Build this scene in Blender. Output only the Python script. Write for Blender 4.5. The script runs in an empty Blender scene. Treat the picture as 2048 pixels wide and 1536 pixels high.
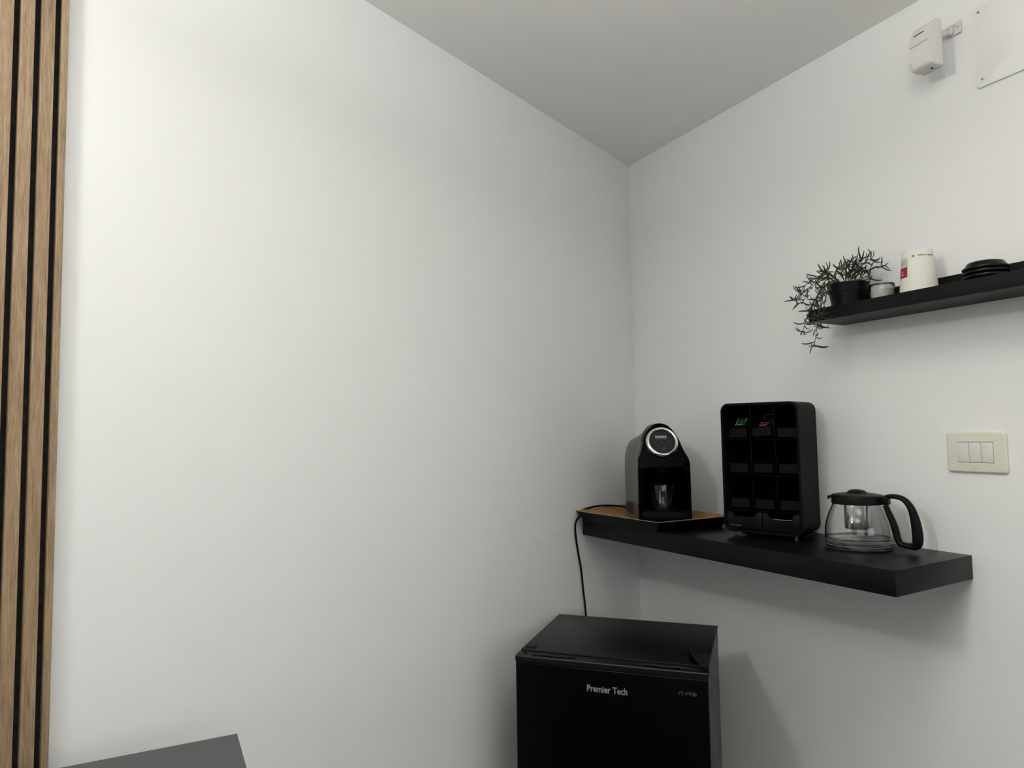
import bpy, bmesh, math, random
from mathutils import Vector, Matrix
random.seed(7)
R = math.radians
Z0 = 1.12                                   # height of the lower shelf's top above the floor
scene = bpy.context.scene
COL = scene.collection

# ------------------------------------------------------------------ camera
F_PX = 1409.2
CAM = Vector((1.46435, 1.95850, 0.26100 + Z0))
CR = Vector((-0.89203, 0.45171, -0.01523)); CU = Vector((0.01687, 0.06696, 0.99761)); CD = Vector((-0.45166, -0.88965, 0.06735))
cam_data = bpy.data.cameras.new('camera')
cam = bpy.data.objects.new('camera', cam_data); COL.objects.link(cam)
cam_data.sensor_width = 36.0; cam_data.lens = F_PX / 2048 * 36.0; cam_data.clip_start = 0.02
m = Matrix((CR, CU, -CD)).transposed().to_4x4(); m.translation = CAM
cam.matrix_world = m
scene.camera = cam

# ------------------------------------------------------------------ light
scene.view_settings.view_transform = 'Standard'
scene.view_settings.look = 'None'
scene.view_settings.gamma = 1.0
scene.view_settings.use_curve_mapping = False
scene.view_settings.exposure = 0.0
world = bpy.data.worlds.new('world'); scene.world = world; world.use_nodes = True
world.node_tree.nodes['Background'].inputs[0].default_value = (0.75, 0.85, 1.0, 1)
world.node_tree.nodes['Background'].inputs[1].default_value = 0.0

def point_lamp(name, loc, power, radius, color):
    l = bpy.data.lights.new(name, 'POINT'); l.energy = power; l.shadow_soft_size = radius; l.color = color
    o = bpy.data.objects.new(name, l); COL.objects.link(o); o.location = loc
    return o
def area_lamp(name, loc, target, power, sx, sy, color):
    l = bpy.data.lights.new(name, 'AREA'); l.energy = power; l.shape = 'RECTANGLE'; l.size = sx; l.size_y = sy; l.color = color
    o = bpy.data.objects.new(name, l); COL.objects.link(o); o.location = loc
    o.rotation_euler = (Vector(target) - Vector(loc)).to_track_quat('-Z', 'Y').to_euler()
    return o
point_lamp('pendant_light', (2.08, 1.43, Z0 + 0.97), 19.0, 0.07, (1.0, 0.988, 0.965))
area_lamp('ceiling_bounce_fill', (1.0, 1.68, Z0 + 0.92), (1.0, 1.68, 5), 14.5, 0.3, 0.3, (1.0, 0.985, 0.955))  # added upward fill for soft light off the ceiling, no fixture here
area_lamp('second_bounce_fill', (1.9, 2.2, Z0 + 0.9), (1.9, 2.2, 5), 8.0, 0.3, 0.3, (1.0, 0.985, 0.955))  # another added fill, brightens the walls by way of the ceiling
area_lamp('far_window_light', (3.6, 4.2, 1.6), (1.0, 0.6, 1.6), 10.0, 2.0, 1.0, (0.95, 0.98, 1.0))
area_lamp('window_light', (0.9, 4.8, 1.6), (0.9, 0.6, 1.6), 11.5, 1.6, 1.0, (0.93, 0.97, 1.0))

# ------------------------------------------------------------------ materials
def mat(name, color, rough=0.5, metal=0.0, spec=0.5, trans=0.0, ior=1.45, coat=0.0, noise=None, bump=None):
    """noise=(scale, amount) varies the colour, bump=(scale, strength, distance) adds fine relief"""
    M = bpy.data.materials.new(name); M.use_nodes = True
    nt = M.node_tree; b = nt.nodes['Principled BSDF']
    b.inputs['Base Color'].default_value = (*color, 1); b.inputs['Roughness'].default_value = rough
    b.inputs['Metallic'].default_value = metal; b.inputs['Specular IOR Level'].default_value = spec
    b.inputs['Transmission Weight'].default_value = trans; b.inputs['IOR'].default_value = ior
    b.inputs['Coat Weight'].default_value = coat; b.inputs['Coat Roughness'].default_value = 0.05
    tc = nt.nodes.new('ShaderNodeTexCoord')
    if noise:
        n = nt.nodes.new('ShaderNodeTexNoise'); n.inputs['Scale'].default_value = noise[0]; n.inputs['Detail'].default_value = 4
        nt.links.new(tc.outputs['Object'], n.inputs['Vector'])
        r = nt.nodes.new('ShaderNodeValToRGB')
        lo = [c * (1 - noise[1]) for c in color]; hi = [min(1, c * (1 + noise[1])) for c in color]
        r.color_ramp.elements[0].position = 0.3; r.color_ramp.elements[0].color = (*lo, 1)
        r.color_ramp.elements[1].position = 0.7; r.color_ramp.elements[1].color = (*hi, 1)
        nt.links.new(n.outputs['Fac'], r.inputs['Fac']); nt.links.new(r.outputs['Color'], b.inputs['Base Color'])
    if bump:
        n = nt.nodes.new('ShaderNodeTexNoise'); n.inputs['Scale'].default_value = bump[0]; n.inputs['Detail'].default_value = 3
        nt.links.new(tc.outputs['Object'], n.inputs['Vector'])
        bp = nt.nodes.new('ShaderNodeBump'); bp.inputs['Strength'].default_value = bump[1]; bp.inputs['Distance'].default_value = bump[2]
        nt.links.new(n.outputs['Fac'], bp.inputs['Height']); nt.links.new(bp.outputs['Normal'], b.inputs['Normal'])
    return M

def wood_mat(name, dark, light, stretch, scale, rough=0.55, per_object=True):
    M = bpy.data.materials.new(name); M.use_nodes = True; nt = M.node_tree; b = nt.nodes['Principled BSDF']
    b.inputs['Roughness'].default_value = rough; b.inputs['Specular IOR Level'].default_value = 0.3
    tc = nt.nodes.new('ShaderNodeTexCoord'); mp = nt.nodes.new('ShaderNodeMapping'); mp.inputs['Scale'].default_value = stretch
    oi = nt.nodes.new('ShaderNodeObjectInfo'); mul = nt.nodes.new('ShaderNodeVectorMath'); mul.operation = 'SCALE'
    cmb = nt.nodes.new('ShaderNodeCombineXYZ')
    for k in range(3): nt.links.new(oi.outputs['Random'], cmb.inputs[k])
    nt.links.new(cmb.outputs[0], mul.inputs[0]); mul.inputs['Scale'].default_value = 37.0 if per_object else 0.0
    nt.links.new(mul.outputs[0], mp.inputs['Location']); nt.links.new(tc.outputs['Object'], mp.inputs['Vector'])
    n1 = nt.nodes.new('ShaderNodeTexNoise'); n1.inputs['Scale'].default_value = scale; n1.inputs['Detail'].default_value = 6; n1.inputs['Roughness'].default_value = 0.65
    n1.inputs['Distortion'].default_value = 0.6
    nt.links.new(mp.outputs[0], n1.inputs['Vector'])
    n2 = nt.nodes.new('ShaderNodeTexNoise'); n2.inputs['Scale'].default_value = scale * 5; n2.inputs['Detail'].default_value = 5
    nt.links.new(mp.outputs[0], n2.inputs['Vector'])
    mx = nt.nodes.new('ShaderNodeMath'); mx.operation = 'MULTIPLY_ADD'; mx.inputs[1].default_value = 0.45
    nt.links.new(n2.outputs['Fac'], mx.inputs[0])
    sc = nt.nodes.new('ShaderNodeMath'); sc.operation = 'MULTIPLY'; sc.inputs[1].default_value = 0.55
    nt.links.new(n1.outputs['Fac'], sc.inputs[0]); nt.links.new(sc.outputs[0], mx.inputs[2])
    r = nt.nodes.new('ShaderNodeValToRGB')
    r.color_ramp.elements[0].position = 0.36; r.color_ramp.elements[0].color = (*dark, 1)
    r.color_ramp.elements[1].position = 0.62; r.color_ramp.elements[1].color = (*light, 1)
    nt.links.new(mx.outputs[0], r.inputs['Fac']); nt.links.new(r.outputs['Color'], b.inputs['Base Color'])
    bp = nt.nodes.new('ShaderNodeBump'); bp.inputs['Strength'].default_value = 0.15; bp.inputs['Distance'].default_value = 0.0004
    nt.links.new(mx.outputs[0], bp.inputs['Height']); nt.links.new(bp.outputs['Normal'], b.inputs['Normal'])
    return M

M_WALL = mat('wall_paint', (0.83, 0.832, 0.812), 0.75, spec=0.25, noise=(1.3, 0.012), bump=(260, 0.12, 0.0012))
M_CEIL = mat('ceiling_paint', (0.88, 0.87, 0.842), 0.85, spec=0.2, noise=(1.0, 0.01), bump=(200, 0.06, 0.001))
M_FAR = mat('far_wall_paint', (0.36, 0.36, 0.36), 0.8, spec=0.2, noise=(1.0, 0.03))
M_FLOOR = mat('floor_grey', (0.10, 0.10, 0.10), 0.6, noise=(3.0, 0.15))
M_SLAT = wood_mat('oak_veneer', (0.190, 0.122, 0.068), (0.385, 0.275, 0.168), (9, 9, 0.45), 24.0)
M_FELT = mat('black_felt', (0.017, 0.017, 0.017), 0.95, spec=0.1, noise=(90, 0.3), bump=(300, 0.5, 0.001))
M_SHELF = mat('black_brown_laminate', (0.0030, 0.0032, 0.0037), 0.36, spec=0.17, noise=(40, 0.12), bump=(350, 0.05, 0.0004))
M_LEDGE = mat('black_lacquer', (0.0040, 0.0042, 0.0048), 0.45, spec=0.2, noise=(40, 0.1), bump=(300, 0.05, 0.0004))
M_TABLE = mat('dark_grey_laminate', (0.060, 0.060, 0.065), 0.5, spec=0.35, noise=(60, 0.06), bump=(400, 0.05, 0.0003))
M_TLEG = mat('dark_grey_metal', (0.05, 0.05, 0.052), 0.4, metal=0.6, noise=(20, 0.1))
M_GLOSS = mat('gloss_black_plastic', (0.0005, 0.0005, 0.0007), 0.10, spec=0.05, noise=(30, 0.1))
M_SATIN = mat('satin_black_plastic', (0.0026, 0.0028, 0.0032), 0.40, spec=0.17, noise=(40, 0.1), bump=(500, 0.06, 0.0003))
M_RECESSSHADE = mat('recess_shade', (0.0006, 0.0006, 0.0007), 0.8, spec=0.0, noise=(40, 0.1))  # near-black colour standing in for shade inside the fridge's recesses
M_DRIP = mat('drip_tray_black', (0.0020, 0.0022, 0.0028), 0.35, spec=0.09, noise=(40, 0.1))
M_RUBBER = mat('black_rubber', (0.0025, 0.0025, 0.0025), 0.55, spec=0.15, noise=(60, 0.1))
M_SHELL = mat('grey_gloss_shell', (0.060, 0.063, 0.062), 0.28, spec=0.6, metal=0.25, noise=(20, 0.06))
M_CHROME = mat('chrome', (0.78, 0.78, 0.78), 0.07, metal=1.0, noise=(12, 0.03))
M_STEEL = mat('brushed_steel', (0.62, 0.61, 0.58), 0.2, metal=1.0, noise=(200, 0.12), bump=(400, 0.1, 0.0003))
M_PANELDISC = mat('control_disc', (0.0115, 0.0115, 0.0115), 0.35, spec=0.2, noise=(120, 0.25))
M_PRINT = mat('white_print', (0.62, 0.62, 0.62), 0.5, noise=(80, 0.05))
M_PRINTDIM = mat('grey_print', (0.075, 0.075, 0.078), 0.5, noise=(80, 0.05))
M_PRINTDARK = mat('dark_print', (0.17, 0.17, 0.16), 0.6, noise=(80, 0.05))
M_PRINTGREY = mat('pale_grey_print', (0.42, 0.42, 0.40), 0.6, noise=(900, 0.25))
M_LOGO = mat('silver_logo', (0.25, 0.25, 0.255), 0.45, noise=(80, 0.05))
M_GLASS = mat('clear_glass', (0.97, 0.98, 0.975), 0.0, trans=1.0, ior=1.47, noise=(5, 0.005))
M_WATER = mat('clear_water', (0.98, 0.99, 0.99), 0.0, trans=1.0, ior=1.33, noise=(5, 0.003))
M_TRAYIN = wood_mat('tray_wood', (0.20, 0.10, 0.035), (0.38, 0.22, 0.09), (3, 20, 20), 5.0, per_object=False)
M_RIMGLINT = mat('tray_rim_highlight', (0.30, 0.26, 0.21), 0.5, noise=(60, 0.1))  # pale wood tone put in for light catching the tray's edge
M_TRAYOUT = mat('tray_black', (0.0018, 0.0018, 0.0022), 0.4, spec=0.12, noise=(40, 0.1))
M_FRIDGE = mat('fridge_black_enamel', (0.0009, 0.0010, 0.0014), 0.30, spec=0.10, noise=(60, 0.1), bump=(250, 0.06, 0.0005))
M_FRIDGESIDE = mat('fridge_side_steel', (0.030, 0.031, 0.029), 0.42, spec=0.4, noise=(60, 0.06), bump=(250, 0.06, 0.0005))
M_FTOP = mat('fridge_top_black', (0.0045, 0.0048, 0.0047), 0.38, spec=0.28, noise=(60, 0.1), bump=(300, 0.08, 0.0005))
M_CUP = mat('cream_paper', (0.69, 0.672, 0.595), 0.6, spec=0.25, noise=(30, 0.02), bump=(300, 0.05, 0.0003))
M_RED = mat('red_print', (0.30, 0.012, 0.045), 0.5, noise=(60, 0.06))
M_PINK = mat('pale_pink_print', (0.70, 0.34, 0.40), 0.5, noise=(60, 0.06))
M_POT = mat('black_pot_plastic', (0.0022, 0.0022, 0.0030), 0.4, spec=0.18, noise=(50, 0.1))
M_SOIL = mat('dark_soil', (0.012, 0.009, 0.007), 0.95, spec=0.1, noise=(200, 0.5), bump=(150, 0.9, 0.004))
M_LEAF = mat('dark_green_leaf', (0.020, 0.032, 0.016), 0.5, spec=0.35, noise=(60, 0.35))
M_LEAF2 = mat('mid_green_leaf', (0.034, 0.058, 0.020), 0.5, spec=0.35, noise=(60, 0.35))
M_STEM = mat('green_stem', (0.030, 0.042, 0.018), 0.6, noise=(60, 0.3))
M_LID = mat('black_lid_plastic', (0.0030, 0.0030, 0.0036), 0.30, spec=0.28, noise=(40, 0.1))
M_PLATE = mat('ivory_plastic', (0.71, 0.685, 0.58), 0.35, spec=0.45, noise=(30, 0.015))
M_KEY = mat('warm_white_plastic', (0.70, 0.685, 0.625), 0.35, spec=0.45, noise=(30, 0.015))
M_SENSOR = mat('white_plastic', (0.70, 0.68, 0.655), 0.42, spec=0.4, noise=(30, 0.015))
M_LENS = mat('milky_lens', (0.71, 0.70, 0.685), 0.5, spec=0.3, noise=(30, 0.015))
M_DARK = mat('dark_gap', (0.02, 0.02, 0.02), 0.8, noise=(30, 0.1))
M_COVER = mat('white_cover_plastic', (0.83, 0.83, 0.81), 0.5, spec=0.3, noise=(30, 0.01))
M_SCREW = mat('zinc_screw', (0.35, 0.34, 0.32), 0.4, metal=0.8, noise=(60, 0.1))
M_SCUFF = mat('grey_scuff', (0.52, 0.52, 0.51), 0.8, noise=(200, 0.25))
M_GREEN = mat('green_sachet', (0.005, 0.075, 0.014), 0.4, spec=0.25, noise=(80, 0.2))
M_MINT = mat('mint_print', (0.30, 0.42, 0.33), 0.5, noise=(60, 0.05))
M_SEAL = mat('silver_seal', (0.30, 0.32, 0.30), 0.5, noise=(200, 0.15))
M_SEALRED = mat('pale_rust_seal', (0.34, 0.20, 0.17), 0.5, noise=(200, 0.15))
M_SEALGREY = mat('grey_seal', (0.16, 0.16, 0.155), 0.5, noise=(200, 0.15))
M_ORANGE = mat('rust_sachet', (0.10, 0.012, 0.008), 0.4, spec=0.25, noise=(80, 0.3))
M_PEACH = mat('peach_print', (0.58, 0.33, 0.24), 0.5, noise=(60, 0.06))
M_BAGBLACK = mat('black_sachet', (0.003, 0.003, 0.0035), 0.4, spec=0.15, noise=(60, 0.2))
M_RACKPLATE = mat('charcoal_label_plate', (0.0045, 0.0045, 0.0048), 0.5, spec=0.08, noise=(60, 0.1))
M_RACK = mat('rack_black', (0.0010, 0.0010, 0.0013), 0.28, spec=0.08, noise=(40, 0.1))
M_RACKSHELL = mat('rack_shell_black', (0.0032, 0.0038, 0.0044), 0.5, spec=0.07, noise=(40, 0.1), bump=(400, 0.05, 0.0003))
M_GRANULE = mat('white_granules', (0.72, 0.71, 0.68), 0.7, noise=(400, 0.15), bump=(500, 0.8, 0.002))

# ------------------------------------------------------------------ mesh helpers
def bm_new(): return bmesh.new()
def V(*a): return Vector(a)
def box(bm, lo, hi, bevel=0.0, seg=2, mtx=None):
    b = bmesh.new()
    bmesh.ops.create_cube(b, size=1.0)
    c = (Vector(lo) + Vector(hi)) / 2; s = Vector(hi) - Vector(lo)
    for v in b.verts: v.co = Vector((v.co.x * s.x, v.co.y * s.y, v.co.z * s.z)) + c
    if bevel > 0: bmesh.ops.bevel(b, geom=list(b.edges), offset=bevel, segments=seg, profile=0.5, affect='EDGES')
    merge(bm, b, mtx)
def merge(bm, b, mtx=None):
    if mtx is not None: bmesh.ops.transform(b, matrix=mtx, verts=b.verts)
    me = bpy.data.meshes.new('tmp'); b.to_mesh(me); b.free(); bm.from_mesh(me); bpy.data.meshes.remove(me)
def prism(bm, pts, z0, z1, bevel=0.0, seg=2, mtx=None):
    """pts: 2D outline (counter-clockwise), extruded along z"""
    b = bmesh.new()
    lo = [b.verts.new((x, y, z0)) for x, y in pts]; hi = [b.verts.new((x, y, z1)) for x, y in pts]
    b.faces.new(lo[::-1]); b.faces.new(hi); n = len(pts)
    for i in range(n): b.faces.new((lo[i], lo[(i + 1) % n], hi[(i + 1) % n], hi[i]))
    if bevel > 0:
        bmesh.ops.bevel(b, geom=list(b.edges), offset=bevel, segments=seg, profile=0.5, affect='EDGES')
    bmesh.ops.recalc_face_normals(b, faces=b.faces)
    merge(bm, b, mtx)
def lathe(bm, prof, seg=48, center=(0, 0, 0), mtx=None, closed=False):
    b = bmesh.new(); c = Vector(center); rings = []
    for r, z in prof:
        if r < 1e-6: rings.append([b.verts.new(c + V(0, 0, z))])
        else: rings.append([b.verts.new(c + V(r * math.cos(2 * math.pi * k / seg), r * math.sin(2 * math.pi * k / seg), z)) for k in range(seg)])
    pairs = list(zip(rings[:-1], rings[1:]))
    if closed: pairs.append((rings[-1], rings[0]))
    for a, d in pairs:
        for k in range(seg):
            k2 = (k + 1) % seg
            if len(a) == 1 and len(d) == 1: continue
            if len(a) == 1: b.faces.new((a[0], d[k2], d[k]))
            elif len(d) == 1: b.faces.new((a[k], a[k2], d[0]))
            else: b.faces.new((a[k], a[k2], d[k2], d[k]))
    bmesh.ops.recalc_face_normals(b, faces=b.faces)
    merge(bm, b, mtx)
def smooth_path(pts, n=8):
    pts = [Vector(p) for p in pts]; out = []
    for i in range(len(pts) - 1):
        p0 = pts[max(i - 1, 0)]; p1 = pts[i]; p2 = pts[i + 1]; p3 = pts[min(i + 2, len(pts) - 1)]
        for k in range(n):
            t = k / n
            out.append(0.5 * ((2 * p1) + (-p0 + p2) * t + (2 * p0 - 5 * p1 + 4 * p2 - p3) * t * t + (-p0 + 3 * p1 - 3 * p2 + p3) * t ** 3))
    out.append(pts[-1]); return out
def tube(bm, pts, rad, seg=8, up=(0, 0, 1), closed=False):
    """rad: number, or function t -> (a, b): half-widths along the frame's side and normal"""
    b = bmesh.new(); pts = [Vector(p) for p in pts]; n = len(pts); rings = []; prev = None
    for i, p in enumerate(pts):
        if closed: t = (pts[(i + 1) % n] - pts[i - 1]).normalized()
        else: t = (pts[min(i + 1, n - 1)] - pts[max(i - 1, 0)]).normalized()
        if prev is None:
            s = t.cross(Vector(up)); s = s if s.length > 1e-4 else t.cross(Vector((1, 0, 0)))
        else: s = prev - t * prev.dot(t)
        s.normalize(); prev = s; nn = s.cross(t)
        a, c = rad(i / max(n - 1, 1)) if callable(rad) else (rad, rad)
        rings.append([b.verts.new(p + s * a * math.cos(2 * math.pi * k / seg) + nn * c * math.sin(2 * math.pi * k / seg)) for k in range(seg)])
    pairs = list(zip(rings[:-1], rings[1:]))
    if closed: pairs.append((rings[-1], rings[0]))
    for x, y in pairs:
        for k in range(seg): b.faces.new((x[k], x[(k + 1) % seg], y[(k + 1) % seg], y[k]))
    if not closed: b.faces.new(rings[0][::-1]); b.faces.new(rings[-1])
    bmesh.ops.recalc_face_normals(b, faces=b.faces)
    merge(bm, b)
def rrect(x0, y0, x1, y1, r, n=6):
    out = []
    for cx, cy, a in ((x1 - r, y1 - r, 0), (x0 + r, y1 - r, 90), (x0 + r, y0 + r, 180), (x1 - r, y0 + r, 270)):
        for k in range(n + 1): t = R(a + 90 * k / n); out.append((cx + r * math.cos(t), cy + r * math.sin(t)))
    return out
def obj(name, bm, material, parent=None, loc=None, rot=None, smooth=35, mtx=None):
    me = bpy.data.meshes.new(name); bm.to_mesh(me); bm.free()
    for mm in (material if isinstance(material, (list, tuple)) else [material]): me.materials.append(mm)
    if smooth:
        me.polygons.foreach_set('use_smooth', [True] * len(me.polygons))
        me.set_sharp_from_angle(angle=R(smooth))
    o = bpy.data.objects.new(name, me); COL.objects.link(o)
    if parent: o.parent = parent
    if loc: o.location = loc
    if rot: o.rotation_euler = rot
    if mtx is not None: o.matrix_local = mtx
    return o
def tag(o, label, cat, group=None):
    o['label'] = label; o['category'] = cat
    if group: o['group'] = group
    return o
def thing(name, label, cat, loc=(0, 0, 0), rotz=0.0, group=None):
    o = bpy.data.objects.new(name, None); COL.objects.link(o); o.empty_display_size = 0.05
    o.location = loc; o.rotation_euler = (0, 0, rotz)
    return tag(o, label, cat, group)
def struct(name, bm, m, smooth=0):
    o = obj(name, bm, m, smooth=smooth); o['kind'] = 'structure'; return o
def text(name, body, size, material, parent, mtx, depth=0.0003, bold=0.0, width=None):
    cu = bpy.data.curves.new('t', 'FONT'); cu.body = body; cu.size = size; cu.extrude = depth; cu.offset = bold
    cu.align_x = 'CENTER'; cu.align_y = 'CENTER'
    t = bpy.data.objects.new('t', cu); COL.objects.link(t)
    dg = bpy.context.evaluated_depsgraph_get(); me = bpy.data.meshes.new_from_object(t.evaluated_get(dg))
    bpy.data.objects.remove(t); bpy.data.curves.remove(cu)
    if width:
        xs = [v.co.x for v in me.vertices]; k = width / (max(xs) - min(xs))
        for v in me.vertices: v.co.x *= k
    me.name = name; me.materials.clear(); me.materials.append(material)
    o = bpy.data.objects.new(name, me); COL.objects.link(o); o.parent = parent; o.matrix_local = mtx
    return o
def basis(origin, x, y):
    x = Vector(x).normalized(); y = Vector(y).normalized(); z = x.cross(y)
    mm = Matrix((x, y, z)).transposed().to_4x4(); mm.translation = Vector(origin); return mm
def at_x(px, py, x):
    """the point where the ray through a pixel meets the plane of that distance from the right wall"""
    d = CR * ((px - 1024) / F_PX) - CU * ((py - 768) / F_PX) + CD
    return CAM + d * ((x - CAM.x) / d.x)

# ------------------------------------------------------------------ the room
WA = 1.1085                                  # the left wall leaves the corner at 63.5 degrees
W = Vector((math.sin(WA), math.cos(WA), 0)); NL = Vector((-math.cos(WA), math.sin(WA), 0))
HC = Z0 + 1.1807
PA, PB, PC, PD = V(0, 0, 0), V(0, 5.2, 0), V(5.4, 5.4, 0), W * 5.0
def wall(name, a, b, m, t=0.1):
    d = (b - a).normalized(); n = Vector((d.y, -d.x, 0)) * t       # outwards
    bm = bm_new(); prism(bm, [(a.x, a.y), (a.x + n.x, a.y + n.y), (b.x + n.x, b.y + n.y), (b.x, b.y)], 0, HC)
    return struct(name, bm, m)
wall('wall_right', PB, PA, M_WALL); wall_left = wall('wall_left', PA, PD, M_WALL)
wall('wall_back', PC, PB, M_FAR); wall('wall_far', PD, PC, M_FAR)
bm = bm_new(); prism(bm, [(-.2, -.2), (5.6, -.2), (5.6, 5.6), (-.2, 5.6)], -0.1, 0); struct('floor', bm, M_FLOOR)
bm = bm_new(); prism(bm, [(-.2, -.2), (5.6, -.2), (5.6, 5.6), (-.2, 5.6)], HC, HC + 0.1); struct('ceiling', bm, M_CEIL)
def on_left(along, z, off=0.0): p = W * along + NL * off; return V(p.x, p.y, z)
# two thin scuffs on the left wall
for pts in ([(0.607, -0.0286), (0.600, -0.0428), (0.594, -0.0544)], [(0.537, -0.0309), (0.4988, -0.026), (0.459, -0.0252)]):
    bm = bm_new(); tube(bm, smooth_path([on_left(a, z + Z0, 0.0002) for a, z in pts], 5), lambda t: (0.0006 * math.sin(math.pi * (0.15 + 0.7 * t)), 0.0003), 6)
    s = obj('scuff_mark', bm, M_SCUFF, wall_left)

# ------------------------------------------------------------------ wood slat panel on the left wall
panel = thing('slat_panel', 'oak veneer slat panel with black felt grooves on the white wall', 'wall panel', on_left(1.95, 0, 0), WA * 0)
panel.rotation_euler = (0, 0, math.atan2(W.y, W.x))
bm = bm_new(); box(bm, (1.7757 - 1.95, 0.0003, 0.0), (0.36, 0.004, HC - 0.001)); obj('felt_backing', bm, M_FELT, panel, smooth=0)
edges = [(1.7755, 1.7842)] + [(1.7928 + 0.0251 * k, 1.7928 + 0.0251 * k + 0.0165) for k in range(20)]
slat_me = None
for i, (a, b) in enumerate(edges):
    w = b - a
    if i in (0, 1):
        bm = bm_new(); box(bm, (0, 0.004, 0), (w, 0.0125, HC - 0.001), 0.0006, 1); s = obj('slat', bm, M_SLAT, panel, smooth=0)
        if i == 1: slat_me = s.data
    else:
        s = bpy.data.objects.new('slat', slat_me); COL.objects.link(s); s.parent = panel
    s.location = (a - 1.95, 0, 0)
    # black core of each slat
for i, (a, b) in enumerate(edges[:1]): pass

# ------------------------------------------------------------------ dark table, lower left
zt = Z0 - 0.161
tb = thing('table', 'dark grey tabletop corner below the slat panel', 'table', (1.505, 1.22, 0))
bm = bm_new(); box(bm, (1.352 - 1.505, 0.857 - 1.22, zt - 0.025), (1.655 - 1.505, 1.60 - 1.22, zt), 0.0012, 2); obj('tabletop', bm, M_TABLE, tb)
bm = bm_new(); box(bm, (-.02, -.02, 0), (.02, .02, zt - 0.025), 0.003, 2)
lg = obj('leg', bm, M_TLEG, tb, loc=(-0.118, -0.31, 0))
for p in ((0.115, -0.31, 0), (-0.118, 0.34, 0), (0.115, 0.34, 0)):
    l2 = lg.copy(); COL.objects.link(l2); l2.location = p
bm = bm_new(); box(bm, (-.11, -.31, zt - 0.075), (.11, .33, zt - 0.0252), 0.002, 1); obj('apron', bm, M_TLEG, tb)

# ------------------------------------------------------------------ lower shelf
sh = [(0.3270, 0.1668), (0.2706, 1.1189), (0.0005, 1.0967), (0.0005, 0.0040)]
bm = bm_new(); prism(bm, sh, Z0 - 0.0470, Z0, 0.0008, 2)
shelf = tag(obj('wall_shelf', bm, M_SHELF), 'thick black floating shelf under the switch plate, carrying the coffee machine', 'shelf')

# ------------------------------------------------------------------ upper picture ledge
LX, LY0, LY1, LZ = 0.1186, 0.8281, 1.42, Z0 + 0.5019
led = thing('picture_ledge', 'black picture ledge with a front lip holding plant, cup and lids', 'shelf', (0, LY0, LZ))
bm = bm_new(); box(bm, (0.0005, 0, 0), (LX - 0.0102, LY1 - LY0, 0.012), 0.0006, 1); obj('base_board', bm, M_LEDGE, led)
bm = bm_new(); box(bm, (LX - 0.010, 0, 0), (LX, LY1 - LY0, 0.0285), 0.0008, 2); obj('front_lip', bm, M_LEDGE, led)
bm = bm_new(); box(bm, (0.0005, 0, 0.0122), (0.0115, LY1 - LY0, 0.065), 0.0008, 2); obj('back_rail', bm, M_LEDGE, led)
ZL = LZ + 0.0122                             # floor of the ledge

# ------------------------------------------------------------------ fridge
fe1 = V(-0.690, 0.7236, 0); fe2 = V(0.7236, 0.690, 0)
fbl = V(0.4621, 0.2487, 0); FW, FD = 0.4207, 0.3258; FH = Z0 - 0.242
fc = fbl + fe1 * (FW / 2) + fe2 * (FD / 2)
fr = thing('mini_fridge', 'black mini fridge standing across the corner under the shelf', 'fridge', (fc.x, fc.y, 0), math.atan2(fe1.y, fe1.x))
hw, hd = FW / 2, FD / 2
bm = bm_new(); box(bm, (-hw + 0.001, -hd + 0.002, 0.02), (hw - 0.001, hd, FH - 0.0058), 0.002, 2); obj('cabinet', bm, M_FRIDGESIDE, fr)
bm = bm_new(); box(bm, (-hw, -hd, FH - 0.0055), (hw, hd + 0.001, FH), 0.0014, 2); obj('top_panel', bm, M_FTOP, fr)
for sx in (-1, 1):
    for sy in (-1, 1):
        bm = bm_new(); lathe(bm, [(0, 0), (0.016, 0), (0.016, 0.012), (0.010, 0.02), (0, 0.02)], 20); obj('foot', bm, M_RUBBER, fr, loc=(sx * (hw - .035), sy * (hd - .03), 0))
# door: slab, top cap with two scooped grips
DT = FH - 0.003; DY0, DY1 = -hd - 0.0035, -hd - 0.0365
bm = bm_new(); box(bm, (-hw - 0.001, DY1, 0.045), (hw + 0.001, DY0, DT - 0.0135), 0.004, 3)
door = obj('door', bm, M_FRIDGE, fr)
bm = bm_new(); nx, ny = 210, 30; gv = []
def scoop(x, y):
    z = 0.0
    for cx, hx in ((-0.128, 0.058), (0.122, 0.064)):
        u = (x - cx) / hx
        if abs(u) < 1:
            wdt = 0.0100 * math.sqrt(1 - u * u) ** 0.8; cy = -0.0165
            q = abs((y - (DY0 + cy)) / max(wdt, 1e-4))
            if q < 1: z -= 0.011 * (1 - q ** 4) * min(1, (1 - abs(u)) * 5)
    return z
for j in range(ny + 1):
    row = []
    for i in range(nx + 1):
        x = -hw - 0.001 + (FW + 0.002) * i / nx; y = DY0 + (DY1 - DY0) * j / ny
        z = DT + scoop(x, y)
        if j == ny: z -= 0.0025
        if j == ny - 1: z -= 0.0006
        row.append(bm.verts.new((x, y, z)))
    gv.append(row)
for j in range(ny):
    for i in range(nx): bm.faces.new((gv[j][i], gv[j + 1][i], gv[j + 1][i + 1], gv[j][i + 1]))
zb = DT - 0.0132; bord = gv[0] + [gv[j][nx] for j in range(1, ny)] + gv[ny][::-1] + [gv[j][0] for j in range(ny - 1, 0, -1)]
low = [bm.verts.new((v.co.x, v.co.y, zb)) for v in bord]
for k in range(len(bord)):
    k2 = (k + 1) % len(bord); bm.faces.new((bord[k], bord[k2], low[k2], low[k]))
bm.faces.new(low); bmesh.ops.recalc_face_normals(bm, faces=bm.faces)
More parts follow.
